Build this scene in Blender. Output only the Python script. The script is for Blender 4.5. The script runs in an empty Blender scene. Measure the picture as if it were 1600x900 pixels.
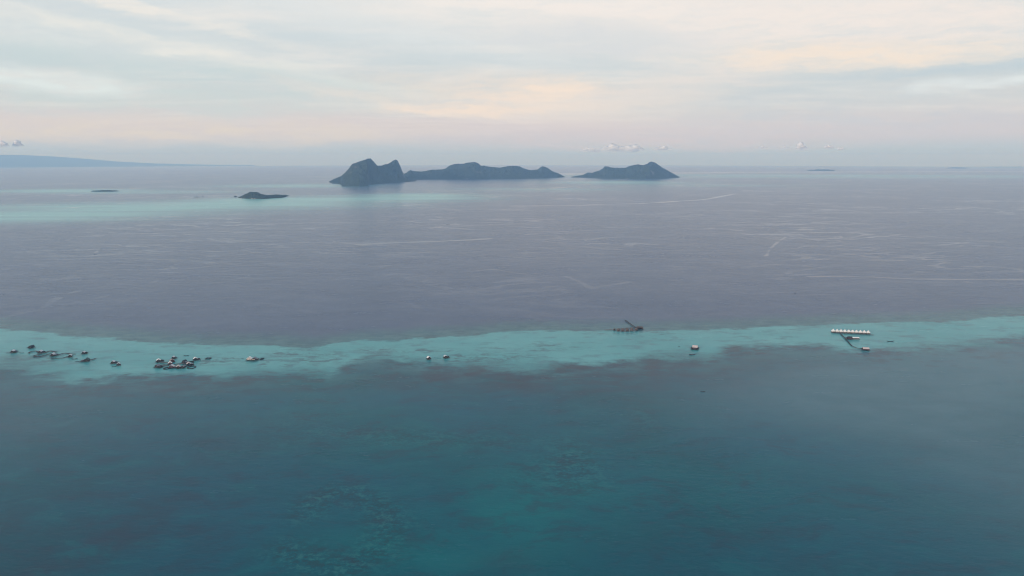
import bpy, math, random
import numpy as np
from mathutils import Vector

# ------------------------------------------------------------------ camera, sky, sun, exposure
scene = bpy.context.scene
C = scene.collection
H = 500.0            # the drone hovers about 500 m over the water
RE = 7.4e6           # earth radius, with refraction: the sea really curves away
PITCH = math.radians(10.86)
FPX = 1600 * 24.0 / 36.0

cam = bpy.data.cameras.new('camera')
cam.lens = 24.0; cam.sensor_width = 36.0
cam.clip_start = 1.0; cam.clip_end = 4.0e5
camo = bpy.data.objects.new('camera', cam); C.objects.link(camo)
camo.location = (0, 0, H); camo.rotation_euler = (math.pi / 2 - PITCH, 0, 0)
scene.camera = camo

scene.view_settings.view_transform = 'Standard'
scene.view_settings.look = 'None'
scene.view_settings.exposure = 0.0
scene.view_settings.gamma = 1.0
scene.view_settings.use_curve_mapping = False
cy = scene.cycles
cy.max_bounces = 6; cy.diffuse_bounces = 3; cy.glossy_bounces = 3
cy.transmission_bounces = 4; cy.volume_bounces = 2; cy.transparent_max_bounces = 64
cy.use_denoising = True
cy.filter_width = 1.1

SUN_EL = math.radians(7.0)
SUN_AZ = math.radians(-140.0)     # measured from +Y towards +X: behind the camera, to the west


def srgb(r, g, b):
    f = lambda c: (c / 255 / 12.92) if c <= 10.31 else ((c / 255 + 0.055) / 1.055) ** 2.4
    return (f(r), f(g), f(b), 1.0)


class NT:
    """small helper for wiring node trees"""
    def __init__(self, tree):
        self.t = tree; self.n = tree.nodes; self.l = tree.links

    def put(self, sock, v):
        if isinstance(v, bpy.types.NodeSocket):
            self.l.new(v, sock)
        else:
            if sock.type == 'RGBA' and len(v) == 3:
                v = (*v, 1.0)
            sock.default_value = v

    def node(self, typ, **kw):
        n = self.n.new(typ)
        for k, v in kw.items():
            setattr(n, k, v)
        return n

    def math(self, op, a, b=0.0, c=None, clamp=False):
        n = self.node('ShaderNodeMath', operation=op, use_clamp=clamp)
        self.put(n.inputs[0], a); self.put(n.inputs[1], b)
        if c is not None:
            self.put(n.inputs[2], c)
        return n.outputs[0]

    def vmath(self, op, a, b=None, scale=None):
        n = self.node('ShaderNodeVectorMath', operation=op)
        self.put(n.inputs[0], a)
        if b is not None:
            self.put(n.inputs[1], b)
        if scale is not None:
            self.put(n.inputs['Scale'], scale)
        return n.outputs['Value'] if op in ('LENGTH', 'DOT_PRODUCT', 'DISTANCE') else n.outputs[0]

    def noise(self, vec, scale, detail=4.0, rough=0.55, dist=0.0, color=False):
        n = self.node('ShaderNodeTexNoise')
        self.put(n.inputs['Vector'], vec)
        n.inputs['Scale'].default_value = scale; n.inputs['Detail'].default_value = detail
        n.inputs['Roughness'].default_value = rough; n.inputs['Distortion'].default_value = dist
        return n.outputs['Color'] if color else n.outputs['Fac']

    def ramp(self, fac, a, b, lo=0.0, hi=1.0, smooth=True):
        n = self.node('ShaderNodeMapRange', interpolation_type='SMOOTHSTEP' if smooth else 'LINEAR', clamp=True)
        self.put(n.inputs['Value'], fac)
        for k, v in zip(('From Min', 'From Max', 'To Min', 'To Max'), (a, b, lo, hi)):
            self.put(n.inputs[k], v)
        return n.outputs[0]

    def mix(self, fac, a, b, blend='MIX'):
        n = self.node('ShaderNodeMix', data_type='RGBA', blend_type=blend)
        self.put(n.inputs['Factor'], fac); self.put(n.inputs[6], a); self.put(n.inputs[7], b)
        return n.outputs[2]

    def mapping(self, vec, loc=(0, 0, 0), rot=(0, 0, 0), scale=(1, 1, 1), vtype='POINT'):
        n = self.node('ShaderNodeMapping', vector_type=vtype)
        self.put(n.inputs[0], vec)
        n.inputs['Location'].default_value = loc; n.inputs['Rotation'].default_value = rot
        n.inputs['Scale'].default_value = scale
        return n.outputs[0]


def ray(px, py):
    """direction of the line of sight that the photograph's pixel (of 1600 x 900) stands for"""
    u = (px - 800.0) / FPX; v = (450.0 - py) / FPX
    d = np.array([u, math.cos(PITCH) + v * math.sin(PITCH), -math.sin(PITCH) + v * math.cos(PITCH)])
    return d


def at(px, py):
    """the point of the (curved) sea under that pixel"""
    d = ray(px, py); dh2 = d[0] ** 2 + d[1] ** 2
    disc = d[2] ** 2 - 2 * H * dh2 / RE
    t = (-d[2] - math.sqrt(max(disc, 0.0))) * RE / dh2
    p = d * t
    return np.array([p[0], p[1], -(p[0] ** 2 + p[1] ** 2) / (2 * RE)])


def sea_z(x, y):
    return -(x * x + y * y) / (2 * RE)


def build_world():
    w = bpy.data.worlds.new('World'); scene.world = w; w.use_nodes = True
    n = NT(w.node_tree); w.node_tree.nodes.clear()
    out = n.node('ShaderNodeOutputWorld'); bg = n.node('ShaderNodeBackground')
    bg.inputs['Strength'].default_value = 0.1
    n.l.new(bg.outputs[0], out.inputs[0])
    sky = n.node('ShaderNodeTexSky', sky_type='NISHITA')
    sky.sun_disc = False; sky.sun_elevation = SUN_EL; sky.sun_rotation = SUN_AZ
    sky.altitude = 500; sky.air_density = 1.0; sky.dust_density = 2.0; sky.ozone_density = 2.0
    d = n.node('ShaderNodeTexCoord').outputs['Generated']
    sep = n.node('ShaderNodeSeparateXYZ'); n.l.new(d, sep.inputs[0])
    x, y, z = sep.outputs
    az = n.math('ARCTAN2', x, y)
    # thin veil of high cloud: its colour by height over the horizon
    cr = n.node('ShaderNodeValToRGB'); cr.color_ramp.interpolation = 'B_SPLINE'
    stops = [(-1.2, (168, 189, 200)), (0.0, (184, 201, 209)), (0.9, (194, 205, 213)), (1.6, (213, 208, 212)),
             (2.6, (222, 212, 212)), (3.6, (220, 216, 214)), (5.2, (208, 216, 218)), (7.5, (207, 218, 222)),
             (10.0, (214, 223, 226)), (13.0, (226, 231, 232)), (22.0, (218, 229, 241)), (40.0, (186, 210, 236)), (90.0, (198, 217, 243))]
    lo, hi = math.sin(math.radians(-1.2)), 1.0
    e = cr.color_ramp.elements
    pos = lambda deg: ((math.sin(math.radians(deg)) - lo) / (hi - lo)) ** 0.5
    while len(e) < len(stops):
        e.new(0.5)
    for i, (deg, c) in enumerate(stops):
        e[i].position = pos(deg); e[i].color = srgb(*c)
    zz = n.math('POWER', n.ramp(z, lo, hi, smooth=False), 0.5)
    n.l.new(zz, cr.inputs[0])
    veil = cr.outputs[0]
    # cloud sheets on a plane overhead (they close up towards the horizon)
    q = n.vmath('SCALE', d, scale=n.math('DIVIDE', 1.0, n.math('MAXIMUM', n.math('ADD', z, 0.045), 0.02)))
    warp = n.vmath('SCALE', n.vmath('SUBTRACT', n.noise(q, 0.35, 3, color=True), (0.5, 0.5, 0.5)), scale=1.2)
    q2 = n.vmath('ADD', q, warp)
    c1 = n.noise(n.mapping(q2, rot=(0, 0, math.radians(24)), scale=(0.38, 1.25, 1)), 0.62, 6, 0.58)
    c2 = n.noise(n.mapping(q2, loc=(3, 1, 5), rot=(0, 0, math.radians(-12)), scale=(0.5, 1.1, 1)), 1.5, 6, 0.6)
    f1 = n.ramp(c1, 0.46, 0.72)
    f2 = n.ramp(c2, 0.48, 0.75)
    fade = n.ramp(z, 0.01, 0.09)
    col = n.mix(n.math('MULTIPLY', n.math('MULTIPLY', f1, 0.70), fade), veil, srgb(242, 236, 230)[:3])
    col = n.mix(n.math('MULTIPLY', n.math('MULTIPLY', f2, 0.55), fade), col, srgb(246, 240, 233)[:3])
    c3 = n.noise(n.mapping(q2, loc=(8, 4, 1), scale=(0.45, 1.2, 1)), 0.9, 5, 0.55)
    col = n.mix(n.math('MULTIPLY', n.math('MULTIPLY', n.ramp(c3, 0.5, 0.72), 0.28), fade), col, srgb(203, 215, 220)[:3])
    # the single banks one can tell apart
    aev = n.node('ShaderNodeCombineXYZ'); n.put(aev.inputs[0], az); n.put(aev.inputs[1], z)
    ae = aev.outputs[0]
    wq = n.mapping(ae, scale=(9, 30, 1))
    wob = n.vmath('SUBTRACT', n.noise(wq, 1.0, 8, 0.68, color=True), (0.5, 0.5, 0.5))
    wob = n.vmath('MULTIPLY', wob, (0.18, 0.032, 0.0))
    aew = n.vmath('ADD', ae, wob)
    fine = n.noise(n.mapping(aew, scale=(11, 60, 1)), 1.0, 8, 0.68)
    banks = [
        (1330, 40, 480, 62, 0, (244, 235, 228), 0.75),
        (780, 20, 330, 36, 3, (242, 238, 233), 0.60),
        (800, 150, 280, 34, 3, (244, 229, 216), 0.65),
        (130, 60, 300, 26, 5, (228, 233, 231), 0.50),
        (200, 150, 420, 30, 0, (206, 219, 219), 0.60),
        (640, 55, 260, 24, 9, (226, 231, 232), 0.50),  # px, py, half width, half height, tilt (deg, clockwise in the picture), colour, amount
        (60, 122, 130, 16, 4, (232, 241, 240), 0.75),
        (330, 85, 330, 11, 9, (240, 238, 231), 0.60),
        (250, 22, 190, 9, 10, (246, 240, 231), 0.55),
        (230, 103, 420, 20, 3, (203, 218, 220), 0.60),
        (250, 205, 420, 20, 0, (228, 219, 208), 0.75),
        (560, 150, 150, 10, 10, (240, 230, 220), 0.40),
        (700, 172, 120, 11, 2, (249, 232, 216), 0.70),
        (850, 142, 120, 18, -4, (249, 232, 216), 0.80),
        (900, 165, 170, 9, -3, (249, 231, 214), 0.60),
        (1080, 132, 250, 28, -9, (238, 229, 222), 0.60),
        (1320, 88, 210, 22, 3, (248, 233, 217), 0.80),
        (1120, 25, 360, 40, 0, (246, 237, 230), 0.55),
        (850, 8, 260, 14, 3, (248, 240, 233), 0.60),
        (930, 62, 200, 26, 3, (212, 220, 225), 0.55),
        (1400, 115, 260, 7, 1, (196, 210, 217), 0.50),
        (1300, 165, 360, 36, 0, (203, 212, 217), 0.50),
        (1570, 104, 120, 8, -1, (196, 211, 219), 0.75),
        (1570, 124, 120, 8, -4, (233, 240, 241), 0.60),
        (1480, 190, 330, 26, 0, (206, 208, 215), 0.45),
        (1000, 225, 330, 12, 0, (224, 209, 209), 0.45),
    ]
    for (px, py, hw, hh, tilt, c, k) in banks:
        r = ray(px, py); r = r / np.linalg.norm(r)
        a0, e0 = math.atan2(r[0], r[1]), r[2]
        m = n.mapping(aew, loc=(a0, e0, 0), rot=(0, 0, -math.radians(tilt)), scale=(hw / FPX, hh / FPX, 1), vtype='TEXTURE')
        f = n.ramp(n.vmath('LENGTH', m), 1.35, 0.25)
        f = n.math('MULTIPLY', f, n.ramp(fine, 0.36, 0.62, 0.5 * k, min(1.3 * k, 0.97)))
        col = n.mix(f, col, srgb(*c)[:3])
    # overhead the veil is thinner and the clear sky shows through
    thin = n.ramp(z, 0.22, 0.9, 0.03, 0.35)
    full = n.mix(thin, n.vmath('SCALE', col, scale=10.0), sky.outputs[0])
    n.l.new(full, bg.inputs[0])


build_world()
sl = bpy.data.lights.new('sun', 'SUN'); sl.energy = 2.4; sl.angle = math.radians(6); sl.color = (1.0, 0.89, 0.82)
so = bpy.data.objects.new('sun', sl); C.objects.link(so)
sdir = Vector((math.sin(SUN_AZ) * math.cos(SUN_EL), math.cos(SUN_AZ) * math.cos(SUN_EL), math.sin(SUN_EL)))
so.rotation_euler = sdir.to_track_quat('Z', 'Y').to_euler()
so.location = (0, 0, 3000)

# ------------------------------------------------------------------ helpers
rng = np.random.default_rng(7)
random.seed(7)


def vnoise(x, y, seed=0):
    """smooth value noise, about -1..1"""
    x = np.asarray(x, float); y = np.asarray(y, float)
    xi = np.floor(x).astype(np.int64); yi = np.floor(y).astype(np.int64)
    xf = x - xi; yf = y - yi
    xf = xf * xf * xf * (xf * (xf * 6 - 15) + 10); yf = yf * yf * yf * (yf * (yf * 6 - 15) + 10)

    def hsh(a, b):
        h = (a * 374761393 + b * 668265263 + seed * 974634777) & 0xffffffff
        h = ((h ^ (h >> 13)) * 1274126177) & 0xffffffff
        h = (h ^ (h >> 16)) & 0xffff
        return h / 32767.5 - 1.0
    a = hsh(xi, yi); b = hsh(xi + 1, yi); c = hsh(xi, yi + 1); d = hsh(xi + 1, yi + 1)
    return (a * (1 - xf) + b * xf) * (1 - yf) + (c * (1 - xf) + d * xf) * yf


def fbm(x, y, seed=0, octaves=4, gain=0.5):
    s = 0; a = 1.0; f = 1.0; t = 0
    for i in range(octaves):
        s = s + a * vnoise(np.asarray(x) * f, np.asarray(y) * f, seed + i * 17); t += a
        a *= gain; f *= 2.03
    return s / t


def sstep(a, b, v):
    t = np.clip((v - a) / (b - a), 0, 1)
    return t * t * (3 - 2 * t)


def link(name, me, mat=None, parent=None, smooth=False):
    if mat is not None:
        me.materials.append(mat)
    if smooth:
        me.polygons.foreach_set('use_smooth', np.ones(len(me.polygons), bool))
    o = bpy.data.objects.new(name, me); C.objects.link(o)
    if parent is not None:
        o.parent = parent
    return o


def grid_mesh(name, P, closed_u=False):
    """mesh over an array of points P[i, j, 3]"""
    a, b = P.shape[:2]
    idx = np.arange(a * b).reshape(a, b)
    if closed_u:
        i0 = idx; i1 = np.roll(idx, -1, axis=0)
    else:
        i0 = idx[:-1]; i1 = idx[1:]
    f = np.stack([i0[:, :-1], i1[:, :-1], i1[:, 1:], i0[:, 1:]], -1).reshape(-1, 4)
    me = bpy.data.meshes.new(name)
    me.vertices.add(a * b); me.vertices.foreach_set('co', P.reshape(-1).astype(np.float32))
    me.loops.add(f.size); me.loops.foreach_set('vertex_index', f.reshape(-1).astype(np.int32))
    me.polygons.add(len(f)); me.polygons.foreach_set('loop_start', (np.arange(len(f)) * 4).astype(np.int32))
    me.update(calc_edges=True)
    return me


def tag(o, label=None, cat=None, group=None, kind=None):
    if label: o['label'] = label
    if cat: o['category'] = cat
    if group: o['group'] = group
    if kind: o['kind'] = kind
    return o


def empty(name, loc, rz=0.0):
    o = bpy.data.objects.new(name, None); C.objects.link(o)
    o.location = loc; o.rotation_euler = (0, 0, rz); o.empty_display_size = 2
    return o


def material(name):
    m = bpy.data.materials.new(name); m.use_nodes = True
    n = NT(m.node_tree); b = m.node_tree.nodes['Principled BSDF']
    return m, n, b


# ------------------------------------------------------------------ the sea, with the reef showing through it
def world_line(pts):
    return np.array([at(*p)[:2] for p in pts])


REEF_FAR = [(-200, 500), (0, 513), (60, 519), (100, 524), (150, 527), (200, 531), (240, 536), (290, 537), (340, 540), (400, 539),
            (430, 540), (470, 545), (500, 541), (540, 534), (570, 532), (620, 532), (650, 527), (700, 526), (740, 524),
            (780, 519), (830, 517), (900, 517), (945, 516), (1000, 517), (1050, 516), (1110, 515), (1180, 512), (1230, 509),
            (1280, 508), (1320, 505), (1400, 503), (1480, 501), (1540, 497), (1600, 491), (1800, 480)]
REEF_NEAR = [(-200, 560), (0, 562), (40, 562), (70, 568), (95, 580), (108, 590), (125, 593), (180, 590), (200, 585), (250, 584), (300, 584),
             (330, 585), (380, 580), (430, 576), (470, 574), (520, 580), (550, 568), (585, 558), (610, 558), (640, 563), (690, 566),
             (740, 568), (800, 570), (860, 568), (930, 570), (960, 565), (990, 560), (1020, 556), (1060, 552), (1100, 556),
             (1118, 553), (1132, 543), (1180, 540), (1230, 541), (1290, 541), (1330, 548), (1380, 547), (1420, 541), (1480, 541),
             (1510, 530), (1560, 528), (1600, 524), (1800, 515)]


def seg_dist(X, Y, pts):
    """distance from points to a polyline"""
    best = np.full(X.shape, 1e9)
    for (x0, y0), (x1, y1) in zip(pts[:-1], pts[1:]):
        dx, dy = x1 - x0, y1 - y0
        L = dx * dx + dy * dy + 1e-9
        t = np.clip(((X - x0) * dx + (Y - y0) * dy) / L, 0, 1)
        best = np.minimum(best, np.hypot(X - x0 - t * dx, Y - y0 - t * dy))
    return best


def blob(X, Y, px, py, hw, hh):
    """soft patch: centre and half sizes given in the picture, laid out on the sea"""
    c = at(px, py); a = at(px + hw, py); n_, f_ = at(px, py + hh), at(px, py - hh)
    rx = abs(a[0] - c[0]); ry = abs(f_[1] - n_[1]) / 2
    return np.exp(-(((X - c[0]) / rx) ** 2 + ((Y - c[1]) / ry) ** 2))


def build_sea():
    fine = np.radians(np.linspace(-52, 52, 640))
    rest = np.radians(np.linspace(52, 308, 66)[1:-1])
    A = np.concatenate([fine, rest])
    r = np.concatenate([[0.5, 60, 150, 250, 330], np.geomspace(400, 12000, 420), np.geomspace(12000, 118000, 110)[1:]])
    AA, RR = np.meshgrid(A, r, indexing='ij')
    X = RR * np.sin(AA); Y = RR * np.cos(AA)
    P = np.stack([X, Y, sea_z(X, Y)], -1)
    me = grid_mesh('sea', P, closed_u=True)
    far = world_line(REEF_FAR); near = world_line(REEF_NEAR)
    yf = np.interp(X, far[:, 0], far[:, 1]); yn = np.interp(X, near[:, 0], near[:, 1])
    # metres inside (+) or outside (-) the far and the near edge of the reef flat
    attrs = {}
    attrs['rim_far'] = np.clip(yf - Y, -3000, 3000)
    attrs['rim_near'] = np.clip(Y - yn, -3000, 3000)
    # lighter shallows and darker weed beds
    light = np.zeros_like(X)
    for b in [(800, 790, 120, 60, 0.75), (700, 870, 160, 40, 0.6), (1180, 770, 200, 70, 0.35), (640, 690, 170, 40, 0.4),
              (470, 640, 140, 40, 0.4), (560, 590, 120, 16, 0.6), (860, 800, 140, 70, 0.35), (180, 640, 160, 22, 0.20), (1000, 640, 120, 30, 0.2),
              (520, 840, 120, 60, 0.3), (1420, 590, 150, 40, 0.25), (1580, 600, 90, 50, 0.35), (930, 720, 120, 60, 0.25), (400, 600, 120, 14, 0.35)]:
        light += b[4] * blob(X, Y, *b[:4])
    dark = np.zeros_like(X)
    for b in [(120, 850, 230, 90, 0.8), (40, 640, 130, 50, 0.5), (300, 690, 170, 50, 0.4), (700, 590, 150, 16, 0.7), (1020, 575, 200, 16, 0.8),
              (900, 600, 250, 22, 0.6), (300, 605, 140, 14, 0.6), (1230, 560, 120, 12, 0.7), (1200, 860, 300, 60, 0.3), (1250, 590, 150, 30, 0.5),
              (780, 880, 60, 30, 0.3), (1450, 550, 120, 8, 0.4), (610, 470, 300, 40, 0.25)]:
        dark += b[4] * blob(X, Y, *b[:4])
    milk = np.zeros_like(X)
    for b in [(1400, 600, 260, 50, 0.9), (1560, 720, 200, 160, 0.7), (1200, 640, 160, 40, 0.4), (60, 640, 160, 60, 0.35), (1560, 560, 160, 30, 0.8)]:
        milk += b[4] * blob(X, Y, *b[:4])
    attrs['milky'] = np.clip(milk, 0, 1)
    attrs['pale'] = np.clip(light, 0, 1.5); attrs['weed'] = np.clip(dark, 0, 1.5)
    coral = np.zeros_like(X)
    ring = world_line([(480, 800), (500, 778), (545, 768), (590, 790), (612, 820), (590, 860), (545, 885), (500, 880), (450, 862)])
    coral += 1.0 * np.exp(-(seg_dist(X, Y, ring) / 34.0) ** 2)
    for b in [(900, 715, 45, 40, 0.8), (870, 745, 90, 30, 0.5), (600, 680, 120, 14, 0.6), (740, 690, 120, 14, 0.45), (780, 560, 60, 8, 0.7), (1000, 655, 25, 28, 0.6),
              (470, 660, 70, 40, 0.35), (320, 565, 50, 7, 0.5), (500, 562, 40, 8, 0.6), (680, 548, 40, 4, 0.7), (590, 548, 40, 5, 0.6), (345, 563, 22, 4, 1.0),
              (60, 560, 70, 12, 0.55), (860, 543, 60, 8, 0.45), (720, 560, 40, 6, 0.6), (460, 552, 60, 8, 0.55), (1060, 560, 70, 8, 0.5)]:
        coral += b[4] * blob(X, Y, *b[:4])
    attrs['coral'] = np.clip(coral, 0, 1)
    # far shallows around the islets, plus a wide paler band on the far sea
    fs = np.zeros_like(X)
    for b in [(60, 338, 190, 9, 1.0), (300, 322, 240, 8, 0.9), (520, 312, 190, 6, 0.8), (650, 307, 100, 5, 1.1), (90, 298, 130, 3, 0.8), (240, 300, 160, 3, 0.5),
              (470, 290, 120, 3.2, 0.8), (960, 285, 120, 2.5, 0.8), (30, 325, 240, 7, 0.4), (420, 314, 90, 6, 0.7), (1300, 275, 500, 3.5, 0.6), (830, 296, 160, 4, 0.4), (1100, 290, 200, 3, 0.3)]:
        fs += b[4] * blob(X, Y, *b[:4])
    attrs['shoal_pale'] = np.clip(fs, 0, 1.3)
    # slicks of calm water and boat wakes
    sk = np.zeros_like(X)
    lines = [([(850, 272), (1200, 269), (1700, 268)], 2300, 0.75), ([(-100, 266), (200, 264), (480, 266)], 2200, 0.5), ([(560, 300), (760, 297), (900, 292), (1150, 288)], 260, 0.55), ([(100, 312), (280, 309), (360, 308)], 120, 0.6), ([(560, 382), (625, 379), (690, 377), (765, 373)], 40, 1.0), ([(885, 432), (905, 440), (925, 450), (945, 447), (985, 440)], 22, 0.8), ([(905, 437), (935, 425)], 20, 0.5),
             ([(1197, 400), (1203, 389), (1215, 378), (1228, 370)], 15, 0.75), ([(-40, 505), (0, 497), (40, 488), (62, 484), (95, 462), (120, 455)], 26, 0.6), ([(62, 484), (140, 468), (190, 458), (250, 437), (200, 433)], 22, 0.5),
             ([(1265, 432), (1340, 432), (1430, 436), (1600, 437), (1700, 437)], 24, 0.9), ([(1400, 440), (1500, 441), (1620, 443)], 16, 0.6), ([(1200, 457), (1300, 455), (1430, 448), (1520, 440)], 18, 0.5),
             ([(800, 322), (900, 321), (1000, 318), (1100, 312), (1148, 303)], 60, 0.9), ([(380, 471), (440, 477), (480, 487), (530, 494)], 18, 0.6), ([(300, 433), (330, 440), (360, 448)], 20, 0.5),
             ([(606, 468), (640, 475), (655, 482)], 20, 0.6), ([(720, 425), (770, 421), (830, 430)], 26, 0.7), ([(690, 405), (760, 398), (840, 396)], 26, 0.45), ([(770, 487), (810, 490)], 18, 0.6),
             ([(200, 343), (300, 342), (420, 342), (600, 344)], 40, 0.7), ([(130, 359), (300, 358), (450, 355), (560, 352)], 34, 0.6), ([(800, 355), (900, 356), (1010, 355)], 34, 0.6), ([(1100, 440), (1150, 443)], 26, 0.7),
             ([(1020, 439), (1060, 438)], 30, 0.5), ([(1200, 430), (1250, 432)], 18, 0.4), ([(540, 420), (620, 414), (680, 405)], 24, 0.5), ([(0, 380), (120, 378), (200, 372)], 26, 0.4), ([(1330, 300), (1420, 305), (1500, 303)], 60, 0.5),
             ([(1215, 497), (1223, 493), (1240, 496)], 7, 0.8), ([(240, 512), (270, 516), (285, 517)], 10, 0.7), ([(340, 514), (365, 517)], 9, 0.6), ([(150, 395), (158, 384), (163, 377)], 14, 0.7), ([(1385, 509), (1430, 508), (1600, 505)], 5, 0.5),
             ([(1062, 552), (1078, 556)], 5, 0.9), ([(1130, 420), (1190, 395), (1230, 365)], 10, 0.25), ([(60, 690), (160, 688)], 12, 0.2), ([(1425, 610), (1455, 600), (1520, 592)], 14, 0.35), ([(1500, 605), (1600, 585)], 24, 0.3)]
    for pts, wd, k in lines:
        wl = world_line(pts)
        m = (np.abs(X - wl[:, 0].mean()) < np.ptp(wl[:, 0]) + 1500) & (np.abs(Y - wl[:, 1].mean()) < np.ptp(wl[:, 1]) + 2000)
        dd = np.full(X.shape, 1e6); dd[m] = seg_dist(X[m], Y[m], wl)
        sk = np.maximum(sk, k * np.exp(-(dd / (wd * 0.95)) ** 2))
    attrs['slick'] = sk
    for k, v in attrs.items():
        a = me.attributes.new(k, 'FLOAT', 'POINT'); a.data.foreach_set('value', v.reshape(-1).astype(np.float32))

    m, n, b = material('sea_water')
    at_ = lambda k: n.node('ShaderNodeAttribute', attribute_name=k).outputs['Fac']
    pos = n.node('ShaderNodeNewGeometry').outputs['Position']
    xy = n.vmath('MULTIPLY', pos, (1, 1, 0))
    # how ragged the reef edges are
    e1 = n.noise(n.mapping(xy, scale=(0.7, 1, 1)), 0.011, 8, 0.66); e2 = n.noise(xy, 0.0035, 4, 0.55)
    e3 = n.noise(n.mapping(xy, scale=(0.55, 1, 1)), 0.035, 6, 0.68)
    wob = n.math('ADD', n.math('MULTIPLY', n.math('SUBTRACT', e1, 0.5), 190), n.math('MULTIPLY', n.math('SUBTRACT', e2, 0.5), 60))
    rf = n.math('ADD', at_('rim_far'), n.math('MULTIPLY', n.math('ADD', wob, n.math('MULTIPLY', n.math('SUBTRACT', e3, 0.5), 160)), 0.42))
    rn = n.math('ADD', at_('rim_near'), n.math('ADD', wob, n.math('MULTIPLY', n.math('SUBTRACT', e3, 0.5), 130)))
    band = n.math('MULTIPLY', n.ramp(rf, -8, 14), n.ramp(rn, n.ramp(e2, 0.35, 0.6, -120, -30), 52))
    apron = n.math('MULTIPLY', n.ramp(rf, -190, 0), n.ramp(rf, 30, -10))       # grey-green coral rim behind the flat
    fringe = n.math('MULTIPLY', n.ramp(rn, -210, 10), n.ramp(rf, -60, 0))                                             # shelving slope in front of it
    # open water
    sx0 = n.vmath('ADD', xy, n.vmath('SCALE', n.vmath('SUBTRACT', n.noise(xy, 0.004, 3, color=True), (0.5, 0.5, 0.5)), scale=160.0))
    big = n.noise(xy, 0.0028, 5, 0.55); mid = n.noise(n.mapping(xy, scale=(0.6, 1, 1)), 0.012, 5, 0.6)
    deep = n.mix(n.ramp(big, 0.3, 0.7), (0.003, 0.090, 0.112, 1), (0.006, 0.108, 0.150, 1))
    deep = n.mix(n.math('MULTIPLY', at_('pale'), n.ramp(mid, 0.35, 0.65, 0.55, 1.25)), deep, (0.001, 0.150, 0.160, 1))
    deep = n.mix(n.math('MULTIPLY', at_('weed'), n.ramp(mid, 0.38, 0.62, 0.35, 1.1)), deep, (0.032, 0.055, 0.078, 1))
    mott = n.noise(n.mapping(sx0, scale=(0.38, 1, 1)), 0.024, 8, 0.72)
    deep = n.mix(n.ramp(mott, 0.50, 0.64, 0, 0.42), deep, (0.028, 0.052, 0.078, 1))
    deep = n.mix(n.ramp(mott, 0.48, 0.36, 0, 0.36), deep, (0.006, 0.145, 0.160, 1))
    deep = n.mix(n.math('MULTIPLY', at_('milky'), n.ramp(mid, 0.2, 0.75, 0.6, 1.0)), deep, (0.080, 0.185, 0.215, 1))
    wl0 = n.noise(n.mapping(xy, scale=(0.15, 1, 1)), 0.0022, 6, 0.65)
    off = n.ramp(at_('rim_far'), -10, -170)
    ocean = n.mix(n.ramp(big, 0.3, 0.7), (0.056, 0.096, 0.165, 1), (0.068, 0.110, 0.184, 1))
    ocean = n.mix(n.math('MULTIPLY', at_('shoal_pale'), n.ramp(wl0, 0.35, 0.6, 0.7, 1.1)), ocean, (0.20, 0.50, 0.46, 1))
    col = n.mix(off, deep, ocean)
    col = n.mix(n.math('MULTIPLY', fringe, n.ramp(e1, 0.40, 0.62, 0.0, 0.75)), col, (0.045, 0.170, 0.185, 1))
    slope = n.math('MULTIPLY', n.ramp(rn, -300, -30), n.ramp(rf, -60, 0))
    col = n.mix(n.math('MULTIPLY', slope, n.ramp(n.math('MULTIPLY', n.math('ADD', e1, e3), 0.5), 0.50, 0.42, 0, 0.6)), col, (0.050, 0.060, 0.072, 1))
    col = n.mix(n.math('MULTIPLY', apron, n.ramp(e3, 0.38, 0.62, 0.35, 1.0)), col, (0.075, 0.185, 0.195, 1))
    sand = n.mix(n.ramp(e2, 0.3, 0.7), (0.085, 0.350, 0.345, 1), (0.130, 0.420, 0.405, 1))
    sand = n.mix(n.ramp(n.noise(n.mapping(xy, scale=(0.5, 1, 1)), 0.02, 7, 0.68), 0.50, 0.66, 0, 0.60), sand, (0.075, 0.185, 0.205, 1))
    col = n.mix(band, col, sand)
    # coral heads: broken dark and pale specks
    heads = n.math('ADD', n.math('MULTIPLY', n.noise(n.mapping(xy, scale=(0.8, 1, 1)), 0.16, 5, 0.75), 0.5), n.math('MULTIPLY', n.noise(n.mapping(xy, rot=(0, 0, 0.7), scale=(0.6, 1, 1)), 0.055, 5, 0.7), 0.5))
    cspk = n.math('MULTIPLY', at_('coral'), n.ramp(heads, 0.495, 0.55))
    col = n.mix(n.math('MULTIPLY', cspk, 0.52), col, (0.022, 0.042, 0.044, 1))
    cpal = n.math('MULTIPLY', at_('coral'), n.ramp(heads, 0.49, 0.43))
    col = n.mix(n.math('MULTIPLY', cpal, n.math('MULTIPLY', n.math('SUBTRACT', 1.0, band), 0.42)), col, (0.050, 0.220, 0.190, 1))
    reef_patch = n.math('MULTIPLY', n.math('MULTIPLY', n.math('MAXIMUM', n.ramp(at_('coral'), 0.1, 0.5), n.ramp(n.noise(n.mapping(xy, scale=(0.5, 1, 1)), 0.006, 3, 0.5), 0.50, 0.64, 0, 0.7)), n.ramp(e3, 0.51, 0.58)), band)
    col = n.mix(n.math('MULTIPLY', reef_patch, 0.75), col, (0.045, 0.105, 0.120, 1))
    # broken slicks everywhere, from wind lines
    sx = n.vmath('ADD', xy, n.vmath('SCALE', n.vmath('SUBTRACT', n.noise(xy, 0.0012, 3, color=True), (0.5, 0.5, 0.5)), scale=500.0))
    wl = n.noise(n.mapping(sx, rot=(0, 0, 0.10), scale=(0.28, 1, 1)), 0.0042, 5, 0.6)
    wl = n.ramp(n.math('ABSOLUTE', n.math('SUBTRACT', wl, 0.5)), 0.030, 0.0)
    wmask = n.ramp(n.noise(xy, 0.0007, 4, 0.6), 0.42, 0.64)
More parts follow.
